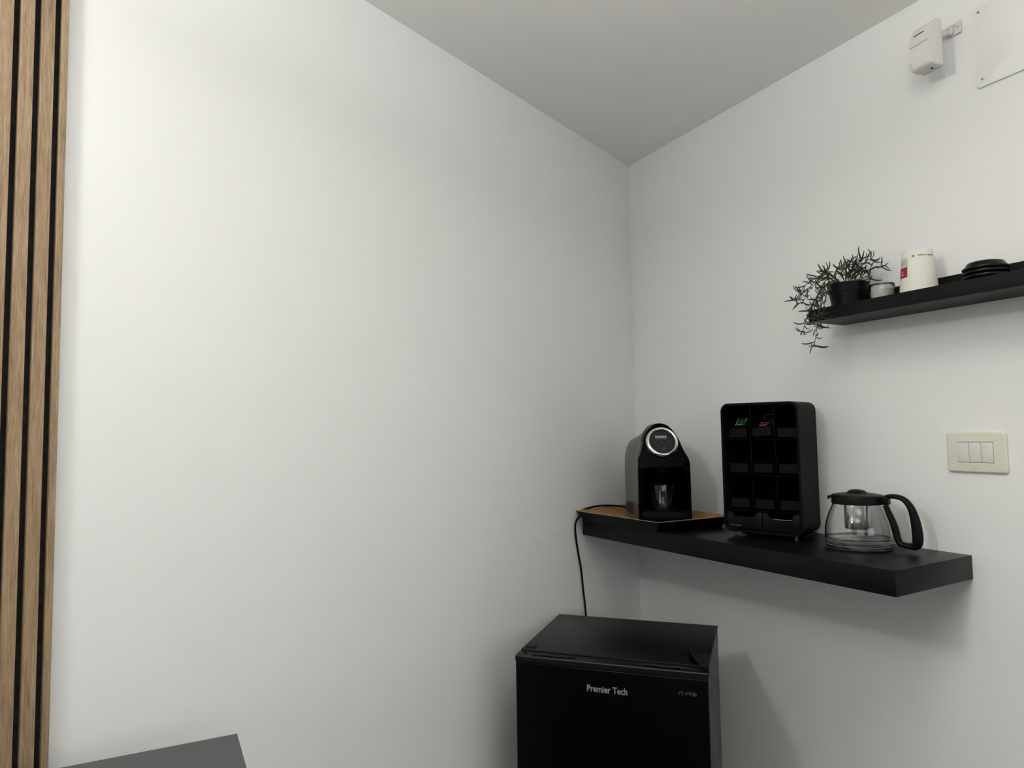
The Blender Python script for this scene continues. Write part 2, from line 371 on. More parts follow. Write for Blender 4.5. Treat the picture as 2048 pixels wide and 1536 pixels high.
for f_ in bm.faces:
    c_ = f_.calc_center_median()
    if DT - 0.0120 < c_.z < DT - 0.0030 and DY1 + 0.003 < c_.y < DY0 - 0.002: f_.material_index = 1  # scooped faces coloured near black for the shade in the grips
obj('door_cap', bm, [M_FTOP, M_RECESSSHADE], fr, smooth=28)
bm = bm_new(); box(bm, (-hw + 0.012, -hd - 0.0048, 0.06), (hw - 0.012, -hd + 0.001, DT - 0.03), 0.001, 1); obj('door_seal', bm, M_RUBBER, fr)
# hinge cover on the right, screw cap and hinge pin on the left
bm = bm_new(); prism(bm, [(0.1620, -0.0800), (0.1680, -0.1424), (0.1915, -0.1655)], FH + 0.0001, FH + 0.0007); obj('hinge_cutout_shade', bm, M_RECESSSHADE, fr, smooth=0)  # thin black triangle laid on top as the dark of a cutout
bm = bm_new(); prism(bm, [(0.1628, -0.0800), (0.1928, -0.1680), (0.2040, -0.1760), (0.2080, -0.1540), (0.2085, -0.0830)], FH + 0.0001, FH + 0.0022, 0.0005, 1)
obj('hinge_cover', bm, M_FTOP, fr)
bm = bm_new(); box(bm, (-hw + 0.008, -hd + 0.012, FH - 0.0005), (-hw + 0.030, -hd + 0.035, FH + 0.0015), 0.0007, 2); obj('screw_cover', bm, M_RUBBER, fr)
bm = bm_new(); lathe(bm, [(0, 0), (0.005, 0), (0.005, 0.002), (0, 0.0024)], 16); obj('hinge_plug', bm, M_RUBBER, fr, loc=(-hw + 0.016, -hd - 0.016, DT - 0.0002))
FTX = 0.0; 
text('lettering', 'Premier Tech', 0.0195, M_LOGO, fr, basis((-0.0020, DY1 - 0.0002, FH - 0.0590), (1, 0, 0), (0, 0, 1)), bold=0.0004, width=0.0885)
text('lettering', 'PT-F90B', 0.0105, M_PRINTDIM, fr, basis((0.1685, DY1 - 0.0002, FH - 0.0490), (1, 0, 0), (0, 0, 1)), width=0.037)

# ------------------------------------------------------------------ tray under the coffee machine
ta, tf, tg = V(0.3670, 0.1929, 0), V(0.3391, 0.5372, 0), V(0.0900, 0.5330, 0)
tk = V(0.100, 0.1180, 0)
rim = [ta, tf, tg, tk]; tcn = (ta + tf + tg + tk) / 4
def shrink(k): return [tcn + (p - tcn) * k for p in rim]
tray = thing('serving_tray', 'shallow flared tray, wood inside and black outside, under the coffee machine', 'tray', (tcn.x, tcn.y, Z0))
def ring_faces(bm, rings, cap_first=None, cap_last=True):
    vs = [[bm.verts.new((p.x - tcn.x, p.y - tcn.y, z)) for p in pts] for pts, z in rings]
    for a, b in zip(vs[:-1], vs[1:]):
        for k in range(4): bm.faces.new((a[k], a[(k + 1) % 4], b[(k + 1) % 4], b[k]))
    if cap_first: bm.faces.new(vs[0])
    if cap_last: bm.faces.new(vs[-1])
    bmesh.ops.recalc_face_normals(bm, faces=bm.faces)
bm = bm_new(); ring_faces(bm, [(shrink(0.985), 0.0279), (rim, 0.028), (shrink(0.875), 0.0), ], None, True)
obj('outer_shell', bm, M_TRAYOUT, tray, smooth=0)
bm = bm_new(); ring_faces(bm, [(shrink(0.982), 0.0279), (shrink(0.865), 0.0035)], None, True)
obj('wood_lining', bm, M_TRAYIN, tray, smooth=0)
bm = bm_new()
for k_ in range(4):
    a_, b_ = rim[k_], rim[(k_ + 1) % 4]; a2, b2 = shrink(0.978)[k_], shrink(0.978)[(k_ + 1) % 4]
    lo = [bm.verts.new((p.x - tcn.x, p.y - tcn.y, 0.0281)) for p in (a_, b_, b2, a2)]; hi = [bm.verts.new((p.x - tcn.x, p.y - tcn.y, 0.0290)) for p in (a_, b_, b2, a2)]
    bm.faces.new(lo); bm.faces.new(hi)
    for q in range(4): bm.faces.new((lo[q], lo[(q + 1) % 4], hi[(q + 1) % 4], hi[q]))
bmesh.ops.recalc_face_normals(bm, faces=bm.faces); obj('rim', bm, M_RIMGLINT, tray, smooth=0)  # rim strip, its pale tone painted as the edge highlight
ZT = Z0 + 0.0037

# ------------------------------------------------------------------ coffee machine
MR = V(-0.8914, 0.4532, 0)
MB = V(0.236, 0.438, ZT)
mc = thing('coffee_machine', 'black capsule coffee machine with grey shell and round chrome ringed panel, on the tray', 'coffee machine', MB, math.atan2(MR.y, MR.x))
PROF = [(0, .0705), (.06, .0706), (.11, .0705), (.140, .0702), (.158, .0698), (.170, .0690), (.180, .0670), (.188, .0630), (.197, .0588), (.210, .0540), (.224, .0500), (.238, .0444), (.250, .0380), (.261, .0290), (.268, .0210), (.2725, .0110), (.274, 0.0)]
ZTILT, TT = 0.165, 0.445
def ytilt(z): return max(0.0, z - ZTILT) * TT
PBACK = [(0, .0675), (.05, .068), (.10, .068), (.130, .068), (.150, .068), (.165, .0678), (.178, .0674), (.190, .0664), (.200, .0648), (.210, .0620), (.219, .0580), (.227, .0525), (.2335, .0450), (.2385, .0360), (.2420, .0260), (.2440, .0140), (.2445, 0.0)]
def refine(pr):
    full = [V(w, z, 0) for z, w in pr] + [V(-w, z, 0) for z, w in pr[:-1][::-1]]
    sp = smooth_path(full, 4); h = sp[:len(sp) // 2 + 1]
    return [(p.y, max(p.x, 0.0)) for p in h]
PROF = refine(PROF); PBACK = refine(PBACK)
half = PROF[:-1]
outline = [(-w, z) for z, w in half] + [(0.0, PROF[-1][0])] + [(w, z) for z, w in half[::-1]]
def yback(z): return 0.0132 + max(0.0, z - 0.165) * 0.42
outline_b = [(-w, z) for z, w in PBACK[:-1]] + [(0.0, PBACK[-1][0])] + [(w, z) for z, w in PBACK[:-1][::-1]]
def section(depth, t, zs, ws):
    out = []
    for (x0, z0), (x1, z1) in zip(outline, outline_b):
        x = x0 + (x1 - x0) * t; z = z0 + (z1 - z0) * t
        y = depth + (ytilt(z) + yback(z) - 0.0132) * (1 - t)
        out.append(V(x * ws, y, z * zs))
    return out
secs = [section(0.013, 0, 1, 1), section(0.05, 0.25, 1, 1), section(0.095, .55, 1, 1), section(0.150, .85, 1, 1), section(0.205, 1, .995, 1), section(0.240, 1, .98, .985), section(0.262, 1, .955, .955), section(0.276, 1, .92, .90), section(0.283, 1, .87, .83)]
bm = bm_new(); vs = [[bm.verts.new(p) for p in s] for s in secs]; n = len(outline)
for a, b in zip(vs[:-1], vs[1:]):
    for k in range(n): bm.faces.new((a[k], a[(k + 1) % n], b[(k + 1) % n], b[k]))
bm.faces.new(vs[-1]); bmesh.ops.recalc_face_normals(bm, faces=bm.faces)
obj('shell', bm, M_SHELL, mc, smooth=50)
# front frame with a recess
bm = bm_new(); RW, RZ0, RZ1, RD = 0.057, 0.030, 0.158, 0.010
fr_o = [V(x * 1.004, ytilt(z), z) for x, z in outline]; fr_b = [V(x * 1.004, ytilt(z) + yback(z), z) for x, z in outline]
fr_f = [V(x * 0.965, ytilt(z) - 0.003, z if z < 0.27 else z - 0.003) for x, z in outline]
vo = [bm.verts.new(p) for p in fr_o]; vb = [bm.verts.new(p) for p in fr_b]; vf = [bm.verts.new(p) for p in fr_f]
for k in range(n - 1):
    bm.faces.new((vb[k], vb[k + 1], vo[k + 1], vo[k])); bm.faces.new((vo[k], vo[k + 1], vf[k + 1], vf[k]))
nl_ = [i for i, (x, z) in enumerate(outline) if x < 0 and z <= 0.158]; nr_ = [i for i, (x, z) in enumerate(outline) if x > 0 and z <= 0.158]
inl = [bm.verts.new((-RW, -0.003, outline[i][1])) for i in nl_]; inr = [bm.verts.new((RW, -0.003, outline[i][1])) for i in nr_]
for k in range(len(nl_) - 1): bm.faces.new((vf[nl_[k]], vf[nl_[k + 1]], inl[k + 1], inl[k]))
for k in range(len(nr_) - 1): bm.faces.new((vf[nr_[k]], vf[nr_[k + 1]], inr[k + 1], inr[k]))
top = [vf[i] for i in range(nl_[-1], nr_[0] + 1)]
bm.faces.new(top + [inr[0], inl[-1]])
# recess walls, curved back
arc = [V(-RW * math.cos(math.pi * k / 12), 0.105 * math.sin(math.pi * k / 12) ** 0.7, 0) for k in range(13)]
prev = None
for a in arc:
    cur = [bm.verts.new((a.x, max(a.y, -0.003) if a.y > 0.001 else -0.003, z)) for z in (0.0, RZ1)]
    if prev: bm.faces.new((prev[0], prev[1], cur[1], cur[0]))
    prev = cur
bm.faces.new([bm.verts.new((a.x, a.y if a.y > 0.001 else -0.003, RZ1)) for a in arc])
bmesh.ops.remove_doubles(bm, verts=bm.verts, dist=1e-5); bmesh.ops.recalc_face_normals(bm, faces=bm.faces)
obj('front_frame', bm, M_GLOSS, mc, smooth=30)
# drip tray with grate
bm = bm_new(); prism(bm, [(-.066, .09), (-.066, -.004), (-.060, -.010), (.060, -.010), (.066, -.004), (.066, .09)], 0, 0.0365, 0.002, 2)
drip = obj('drip_tray', bm, M_DRIP, mc)
bm = bm_new(); box(bm, (-.062, -.006, .0366), (.062, .0, .0392), 0.0006, 1); box(bm, (-.062, .078, .0366), (.062, .084, .0392), 0.0006, 1)
for k in range(13): box(bm, (-.060 + k * .0098, -.001, .0366), (-.057 + k * .0098, .079, .0388), 0.0004, 1)
obj('drip_grate', bm, M_DRIP, mc)
bm = bm_new(); lathe(bm, [(0, 0), (.016, 0), (.020, .006), (.022, .022), (0, .022)], 28); obj('spout', bm, M_SATIN, mc, loc=(0, .030, .137))
TM = basis((0, ytilt(.221) - 0.0035, .221), (1, 0, 0), (0, math.sin(math.atan(TT)), math.cos(math.atan(TT))))
bm = bm_new(); lathe(bm, [(.0345, .0), (.0345, .0075), (.0360, .0098), (.0385, .0105), (.0420, .0085), (.0440, .0045), (.0445, -.004), (.0345, -.004)], 64, closed=True)
ring = obj('chrome_ring', bm, M_CHROME, mc, mtx=TM, smooth=60)
bm = bm_new(); lathe(bm, [(0, .0045), (.0335, .0045), (.0347, .0035), (.0347, -.003), (0, -.003)], 64); disc = obj('control_panel', bm, M_PANELDISC, mc, mtx=TM)
text('lettering', 'LAVAZZA', 0.0085, M_PRINT, disc, Matrix.Translation((-.002, .0150, .0046)), bold=0.0003, width=0.031)
text('lettering', 'A MODO MIO', 0.0046, M_PRINTDIM, disc, Matrix.Translation((-.002, .0085, .0046)), width=0.030)
for x, y in ((-.018, -.001), (-.001, -.001), (.018, .0005), (-.009, -.0090), (.009, -.0090)):
    bm = bm_new(); lathe(bm, [(.0012, 0), (.0019, 0), (.0019, .0002), (.0012, .0002)], 16, closed=True); obj('button_icon', bm, M_PRINTDIM, disc, loc=(x, y, .0045))
bm = bm_new(); lathe(bm, [(.0024, 0), (.0033, 0), (.0033, .0002), (.0024, .0002)], 20, closed=True); obj('power_icon', bm, M_PRINTDIM, disc, loc=(.002, -.0190, .0045))
for k in range(7):
    bm = bm_new(); y = .10 + k * .018; box(bm, (-.0716, y, .018), (-.0700, y + .004, .052 - .001 * k), 0.0004, 1); obj('vent_slot', bm, M_DARK, mc)

# glass cup standing on the drip grate
gc = MB + MR * 0.002 + V(0.4532, 0.8914, 0) * (-0.038)
bm = bm_new(); r0, r1, hh = .0320, .0430, .068
lathe(bm, [(0, 0), (r0 - .001, 0), (r0, .0015), (r0 + .001, .008), (r1 - .0006, hh - .0006), (r1 - .0012, hh), (r1 - .0020, hh - .0008), (r0 - .0012, .0095), (r0 - .006, .0080), (0, .0078)], 48)
cup = tag(obj('glass_cup', bm, M_GLASS, loc=(gc.x, gc.y, ZT + 0.0395)), 'small clear glass tumbler standing on the drip tray of the coffee machine', 'glass')

# ------------------------------------------------------------------ power cord
def left_pt(px, py, off):
    d = CR * ((px - 1024) / F_PX) - CU * ((py - 768) / F_PX) + CD
    return CAM + d * ((off - CAM.dot(NL)) / d.dot(NL))
cp = [MB + MR * -0.060 + V(-0.4532, -0.8914, 0) * 0.245 + V(0, 0, 0.022), V(0.205, 0.176, Z0 + 0.031), V(0.262, 0.170, Z0 + 0.0345), V(0.312, 0.178, Z0 + 0.0315),
      V(0.350, 0.1845, Z0 + 0.023), left_pt(1160, 1031, .0085), left_pt(1152.5, 1042, .007), left_pt(1150.5, 1055, .0055), left_pt(1152.5, 1080, .005), left_pt(1157, 1108, .006), left_pt(1162.5, 1140, .007), left_pt(1166.5, 1180, .009), left_pt(1171.5, 1226, .010)]
cp += [cp[-1] + V(-0.003, 0, -0.10), cp[-1] + V(-0.006, 0.001, -0.30)]
bm = bm_new(); tube(bm, smooth_path(cp, 8), 0.0030, 10)
tag(obj('power_cord', bm, M_RUBBER), 'thin black power cord running from the tray down the wall behind the fridge', 'cord')

# ------------------------------------------------------------------ capsule rack
RX = V(-0.3553, 0.9347, 0); RB = V(0.2178, 0.6377, Z0)
RWD, RH, RDP, FT = 0.1900, 0.3215, 0.112, 0.012
rk = thing('capsule_rack', 'tall black coffee pod rack with label plates and two drawers, between machine and teapot', 'rack', RB, math.atan2(RX.y, RX.x))
XZm = Matrix(((1, 0, 0, 0), (0, 0, -1, 0), (0, 1, 0, 0), (0, 0, 0, 1)))   # outline in (x, z), depth along -y
def frame_xz(bm, outer, inner, y0, y1):
    b = bm; n = len(outer)
    def rg(pts, y): return [b.verts.new((x, y, z)) for x, z in pts]
    of, ob, if_, ib = rg(outer, y0), rg(outer, y1), rg(inner, y0), rg(inner, y1)
    for k in range(n):
        j = (k + 1) % n
        b.faces.new((of[k], of[j], ob[j], ob[k])); b.faces.new((if_[k], if_[j], ib[j], ib[k]))
        b.faces.new((of[k], of[j], if_[j], if_[k])); b.faces.new((ob[k], ob[j], ib[j], ib[k]))
    bmesh.ops.recalc_face_normals(b, faces=b.faces)
bm = bm_new(); frame_xz(bm, rrect(0, FT, RWD, FT + RH - FT, .020, 8), rrect(.0055, FT + .0055, RWD - .0055, RH - .0055, .0155, 8), 0, RDP)
obj('outer_case', bm, M_RACKSHELL, rk, smooth=40)
bm = bm_new(); prism(bm, rrect(.004, FT + .004, RWD - .004, RH - .004, .0165, 6), .001 - RDP, .006 - RDP, 0, 2, XZm); obj('back_panel', bm, M_RACK, rk, smooth=0)
ROWS = [FT + .052, FT + .137, FT + .2215]
for z in ROWS:
    bm = bm_new(); box(bm, (.006, .004, z - .002), (RWD - .006, RDP - .006, z), 0.0004, 1); obj('shelf_board', bm, M_RACK, rk)
for z, zt_ in zip(ROWS, [ROWS[1] - .0022, ROWS[2] - .0022, RH - .006]):
    for x in (.0650, .1250):
        bm = bm_new(); box(bm, (x - .0012, .022, z + .0002), (x + .0012, RDP - .0062, zt_), 0.0004, 1); obj('divider', bm, M_RACK, rk)
plate_me = None
for ri, z in enumerate(ROWS):
    for ci, (a, b) in enumerate(((.0120, .0570), (.0725, .1175), (.1325, .1780))):
        if plate_me is None:
            bm = bm_new(); box(bm, (-.0228, 0, 0), (.0228, .002, .022), 0.0007, 1); p = obj('label_plate', bm, M_RACKPLATE, rk); plate_me = p.data
        else:
            p = bpy.data.objects.new('label_plate', plate_me); COL.objects.link(p); p.parent = rk
        p.location = ((a + b) / 2, .018, z + .0045)
        if ri == 2 and ci == 1: p.rotation_euler = (0, R(-5), 0); p.location.z += .003
for a, b in ((.0075, .0940), (.0960, .1825)):
    bm = bm_new(); zb_, zt_ = FT + .0075, FT + .0485
    cut0, cut1 = a + .016, b - .016
    prism(bm, [(a, zb_), (b, zb_), (b, zt_), (cut1 + .004, zt_), (cut1 - .003, zt_ - .013), (cut0 + .003, zt_ - .013), (cut0 - .004, zt_), (a, zt_)], -.003, 0.0, 0.0008, 2, Matrix(((1, 0, 0, 0), (0, 0, -1, 0.001), (0, 1, 0, 0), (0, 0, 0, 1))))
    d = obj('drawer', bm, M_SATIN, rk)
    bm = bm_new(); box(bm, (a + .002, .0045, zb_), (b - .002, RDP - .008, zt_ - .014)); obj('drawer_box', bm, M_RACK, d, smooth=0)
bm = bm_new(); tube(bm, [(.124, -.0008, FT + .0358), (.145, -.0010, FT + .0354), (.166, -.0008, FT + .0358)], .0005, 8); obj('metal_edge', bm, M_CHROME, rk)
# illegible maker's mark: a row of tiny strokes
bm = bm_new(); x = .018
for k in range(13):
    w_ = (.0016, .0011, .0022, .0013)[k % 4]
    if k != 4: box(bm, (x, -.0026, FT + .0150), (x + w_, -.0022, FT + .0150 + (.0030 if k in (0, 5) else .0020)))
    x += w_ + .0006
obj('lettering', bm, M_PRINTDIM, rk, smooth=0)
for x in (.022, RWD - .022):
    for y in (.016, RDP - .020):
        bm = bm_new(); lathe(bm, [(0, 0), (.0042, 0), (.0046, .0008), (.0046, .0024), (.0040, .0030), (.0034, .0119), (0, .0119)], 24); obj('foot', bm, M_SHELL if y < .05 else M_RUBBER, rk, loc=(x, y, 0))
bm = bm_new(); box(bm, (.030, .030, .004), (RWD - .006, RDP - .004, FT - .0003), 0.002, 1); obj('base', bm, M_RACK, rk)
RM = Matrix.Translation(RB) @ Matrix.Rotation(math.atan2(RX.y, RX.x), 4, 'Z')
def sachet(label, x, y, w, length, tilt, roll=0):
    """a pouch standing on the rack's top board, leaning back by tilt"""
    s = thing('tea_sachet', label, 'sachet', RM @ V(x, y, ROWS[2] + .0014), 0, 'sachets in the rack top row')
    s.rotation_euler = (Matrix.Rotation(math.atan2(RX.y, RX.x), 3, 'Z') @ Matrix.Rotation(R(-tilt), 3, 'X') @ Matrix.Rotation(R(roll), 3, 'Y')).to_euler()
    bm = bm_new(); box(bm, (0, -.0012, 0), (w, .0012, length), 0.0010, 2); obj('pouch', bm, M_BAGBLACK, s)
    return s
g = sachet('green fronted tea sachet leaning in the left bay of the rack top row', .0080, .030, .0270, .0740, 47)
bm = bm_new(); box(bm, (.0022, -.0018, .0465), (.0268, -.0012, .0735), 0.0002, 1); obj('printed_panel', bm, M_GREEN, g)
bm = bm_new(); box(bm, (-.0004, -.0022, .0460), (.0024, .0014, .0745), 0.0005, 1); obj('seal', bm, M_SEAL, g)
bm = bm_new(); box(bm, (.0045, -.0021, .0480), (.0190, -.0018, .0515)); box(bm, (.0215, -.0021, .0600), (.0240, -.0018, .0730)); obj('lettering', bm, M_MINT, g, smooth=0)
bm = bm_new(); lathe(bm, [(.0022, 0), (.0032, 0), (.0032, .0003), (.0022, .0003)], 20, closed=True); obj('emblem', bm, M_MINT, g, mtx=basis((.0140, -.0018, .0590), (1, 0, 0), (0, 0, 1)))
k_ = sachet('black sachet with white print standing behind the green one', .0340, .094, .0270, .0620, 4)
bm = bm_new(); x = .0020
for w_, h_ in ((.0028, .0078), (.0014, .0080), (.0028, .0076), (.0012, .0055), (.0016, .0050)):
    box(bm, (x, -.0017, .0515), (x + w_, -.0012, .0515 + h_)); x += w_ + .0014
obj('lettering', bm, M_PRINT, k_, smooth=0)
r_ = sachet('rust red fronted tea sachet leaning in the middle bay of the rack', .0705, .026, .0195, .0620, 53)
bm = bm_new(); box(bm, (.0014, -.0017, .0480), (.0190, -.0012, .0610), 0.0002, 1); obj('printed_panel', bm, M_ORANGE, r_)
bm = bm_new(); box(bm, (-.0004, -.0021, .0475), (.0016, .0014, .0625), 0.0004, 1); box(bm, (-.0004, -.0021, .0610), (.0196, .0014, .0628), 0.0004, 1); obj('seal', bm, M_SEALRED, r_)
bm = bm_new(); tube(bm, smooth_path([V(.0040, -.0018, .0500), V(.0090, -.0018, .0502), V(.0140, -.0018, .0525), V(.0165, -.0018, .0565)], 5), lambda t: (.0016 * math.sin(math.pi * (.2 + .7 * t)), .0003), 6); obj('printed_leaf', bm, M_PEACH, r_)
b_ = sachet('black sachet with a grey sealed edge standing behind the rust red one', .0760, .090, .0420, .0590, 4, -5)
bm = bm_new(); box(bm, (-.0003, -.0018, .0570), (.0420, .0016, .0592), 0.0005, 1); box(bm, (-.0003, -.0018, .0470), (.0016, .0016, .0575), 0.0004, 1); box(bm, (.0385, -.0019, .0560), (.0425, .0017, .0600), 0.0005, 1); obj('seal', bm, M_SEALGREY, b_)

# ------------------------------------------------------------------ glass teapot
TPA = R(104)
tp = thing('glass_teapot', 'round glass teapot with steel infuser and black handle on the shelf end', 'teapot', (0.1005, 0.9190, Z0), TPA)
GP = [(.058, 0.0), (.0640, .0010), (.0668, .0045), (.0672, .015), (.0676, .030), (.0666, .043), (.0640, .056), (.0600, .069), (.0552, .081), (.0508, .0905), (.0492, .0960), (.0490, .1010)]
inner = [(max(r - .0019, 0), z) for r, z in GP[4:]][::-1] + [(.0655, .020), (.0645, .0105), (.0600, .0072), (.04, .0062), (0, .0060)]
bm = bm_new(); lathe(bm, [(0, 0.0008), (.050, .0008)] + GP + inner, 72); obj('glass_body', bm, M_GLASS, tp, smooth=60)
bm = bm_new(); lathe(bm, [(0, .0055), (.040, .0057), (.0600, .0067), (.0645, .0095), (.0658, .0195), (.0660, .0222), (.0650, .0212), (.0640, .0210), (0, .0210)], 64); obj('water', bm, M_WATER, tp, smooth=40)
bm = bm_new(); lathe(bm, [(.0496, .0940), (.0516, .0942), (.0520, .1100), (.0512, .1118), (.0496, .1118)], 64, closed=True); obj('collar', bm, M_SATIN, tp)
bm = bm_new(); lathe(bm, [(0, .1245), (.008, .1243), (.0150, .1225), (.0200, .1185), (.0225, .1165), (.038, .1155), (.0500, .1132), (.0518, .1122), (.0500, .1119), (.030, .1119), (.028, .094), (0, .094)], 64); lid = obj('lid', bm, M_SATIN, tp, smooth=40)
bm = bm_new(); lathe(bm, [(.0262, .0938), (.0272, .0938), (.0272, .0420), (.0262, .0402), (0, .0400), (0, .0412), (.0256, .0414), (.0262, .0426)], 48); obj('infuser', bm, M_STEEL, tp, smooth=50)
bm = bm_new(); prism(bm, [(-.0505, -.012), (-.0505, .012), (-.0600, .005), (-.0640, 0.0), (-.0600, -.005)][::-1], .1045, .1085, 0.0012, 2); box(bm, (-.0640, -.004, .1000), (-.0600, .004, .1075), 0.0012, 1); obj('spout', bm, M_SATIN, tp)
hp = [(.0560, .1085), (.0670, .1130), (.0830, .1128), (.0965, .1070), (.1075, .0920), (.1140, .0690), (.1172, .0440), (.1172, .0240), (.1125, .0150), (.1020, .0138), (.0900, .0150), (.0825, .0185), (.0785, .0280), (.0755, .0440), (.0705, .0610), (.0640, .0780), (.0580, .0940)]
def hrad(t):
    return (.0090, .0050 + .0056 * math.exp(-((t - .40) / .15) ** 2) + .0022 * math.exp(-((t - .80) / .12) ** 2))
bm = bm_new(); tube(bm, smooth_path([V(x, 0, z) for x, z in hp], 4), hrad, 14, up=(0, 0, 1)); obj('handle', bm, M_SATIN, tp, smooth=50)
bm = bm_new(); box(bm, (.0500, -.010, .0950), (.0660, .010, .1130), 0.003, 2); obj('handle_bracket', bm, M_SATIN, tp)

# ------------------------------------------------------------------ paper cup, upside down
pc = thing('paper_cup', 'cream paper cup turned upside down on the ledge, with a red printed square', 'cup', (0.0585, 1.0555, ZL))
PH, PR0, PR1 = 0.1060, 0.0375, 0.0285
bm = bm_new(); lathe(bm, [(PR0 - .0012, .0005), (PR0 + .0012, 0), (PR0 + .0020, .0014), (PR0 + .0012, .0030), (PR0, .0032), (PR1, PH - .001), (PR1 - .0008, PH), (PR1 - .0020, PH), (PR1 - .0024, PH - .006), (0, PH - .006), (0, PH - .0065), (PR1 - .003, PH - .0068), (PR0 - .0012, .004)], 64); obj('cup_body', bm, M_CUP, pc, smooth=50)
def cup_patch(bm, a0, a1, z0, z1, off=0.0004, n=8):
    rows = []
    for z in (z0, z1):
        r = PR0 + (PR1 - PR0) * z / PH + off
        rows.append([bm.verts.new((r * math.cos(R(a0 + (a1 - a0) * k / n)), r * math.sin(R(a0 + (a1 - a0) * k / n)), z)) for k in range(n + 1)])
    for k in range(n): bm.faces.new((rows[0][k], rows[0][k + 1], rows[1][k + 1], rows[1][k]))
CA = 32.7                                    # direction of the camera seen from the cup
LA0, LA1 = CA - 78, CA - 36
bm = bm_new(); cup_patch(bm, LA0, LA1, .0505, .0720); obj('red_square', bm, M_RED, pc)
bm = bm_new(); cup_patch(bm, LA0 + 16, LA1 - 14, .0555, .0580, .0007); cup_patch(bm, LA0 + 18, LA1 - 18, .0620, .0645, .0007); cup_patch(bm, LA0 + 14, LA0 + 18, .0555, .0645, .0007); obj('emblem', bm, M_PINK, pc)
bm = bm_new()
for k in range(5): cup_patch(bm, LA0 + 2, LA1, .0745 + k * .0026, .0762 + k * .0026)
cup_patch(bm, LA0 + 2, LA1, .0885, .0897); obj('printed_panel', bm, M_PRINTGREY, pc)
bm = bm_new(); aa = CA + 2
for k, w_ in enumerate((4, 3, 5, 4, 5, 3, 6, 3, 4, 5, 5, 4, 6, 4)):
    if k not in (5, 7): cup_patch(bm, aa, aa + w_ * .78, .0918 if k % 3 else .0912, .0942, n=2)
    aa += w_
obj('lettering', bm, M_PRINTDARK, pc)
bm = bm_new(); dz = .0925; rr = PR0 + (PR1 - PR0) * dz / PH + .0006; da = R(CA - 14)
lathe(bm, [(0, 0), (.0022, 0), (.0022, .0004), (0, .0004)], 16, mtx=basis((rr * math.cos(da), rr * math.sin(da), dz), (-math.sin(da), math.cos(da), 0), (0, 0, 1))); obj('printed_dot', bm, M_PRINTDARK, pc)

# ------------------------------------------------------------------ small glass jar
gj = thing('glass_jar', 'low clear glass jar with pale contents between plant pot and paper cup', 'jar', (0.0600, 0.9740, ZL))
bm = bm_new(); seg = 48
def ribbed(bm, prof):
    b = bmesh.new(); rings = []
    for r, z, amp in prof:
        rings.append([b.verts.new((0, 0, z))] if r < 1e-6 else [b.verts.new(((r + amp * math.cos(24 * 2 * math.pi * k / 144)) * math.cos(2 * math.pi * k / 144), (r + amp * math.cos(24 * 2 * math.pi * k / 144)) * math.sin(2 * math.pi * k / 144), z)) for k in range(144)])
    for a, d in zip(rings[:-1], rings[1:]):
        for k in range(144):
            k2 = (k + 1) % 144
            if len(a) == 1: b.faces.new((a[0], d[k2], d[k]))
            elif len(d) == 1: b.faces.new((a[k], a[k2], d[0]))
            else: b.faces.new((a[k], a[k2], d[k2], d[k]))
    bmesh.ops.recalc_face_normals(b, faces=b.faces); merge(bm, b)
ribbed(bm, [(0, 0, 0), (.0235, 0, 0), (.0250, .002, .0003), (.0255, .010, .0005), (.0255, .026, .0005), (.0258, .032, 0), (.0258, .0525, 0), (.0250, .0535, 0), (.0240, .0525, 0), (.0238, .005, 0), (.0225, .0035, 0), (0, .0035, 0)])
obj('glass', bm, M_GLASS, gj, smooth=50)
bm = bm_new(); lathe(bm, [(0, .0038), (.0222, .0038), (.0234, .0055), (.0234, .0405), (.0220, .0415), (.012, .0425), (0, .0420)], 40); obj('contents', bm, M_GRANULE, gj)

# ------------------------------------------------------------------ stack of black cup lids
LC = V(0.0600, 1.1885, ZL)
def lid_bm(top):
    b = bm_new(); r = .0385
    p = [(r - .002, 0), (r, .0004), (r + .0006, .0022), (r, .0040), (r - .0016, .0048), (r - .0030, .0046), (r - .0040, .0060), (r - .0068, .0115), (r - .0088, .0138), (r - .0130, .0150), (.012, .0154), (0, .0154)]
    q = [(0, .0146), (.012, .0146), (r - .0132, .0142), (r - .0095, .0130), (r - .0076, .0112), (r - .0050, .0056), (r - .0034, .0038)]
    lathe(b, p + q, 56, closed=False); return b
WORDS = ['lowest black cup lid in the stack on the ledge', 'black cup lid second from the bottom of the stack', 'black cup lid third from the bottom of the stack', 'black cup lid just under the top two of the stack', 'black cup lid right under the topmost one of the stack', 'topmost black domed cup lid of the stack on the ledge']
lid0 = None
for k in range(6):
    if lid0 is None:
        lid0 = obj('cup_lid', lid_bm(True), M_LID, loc=LC, smooth=40); o = lid0
    else:
        o = lid0.copy(); COL.objects.link(o)
    o.location = LC + V(0.0008 * math.sin(k * 2.1), 0.0009 * math.cos(k * 1.7), 0.0080 * k); o.rotation_euler = (0, 0, k * .9)
    tag(o, WORDS[k], 'lid', 'stack of cup lids')

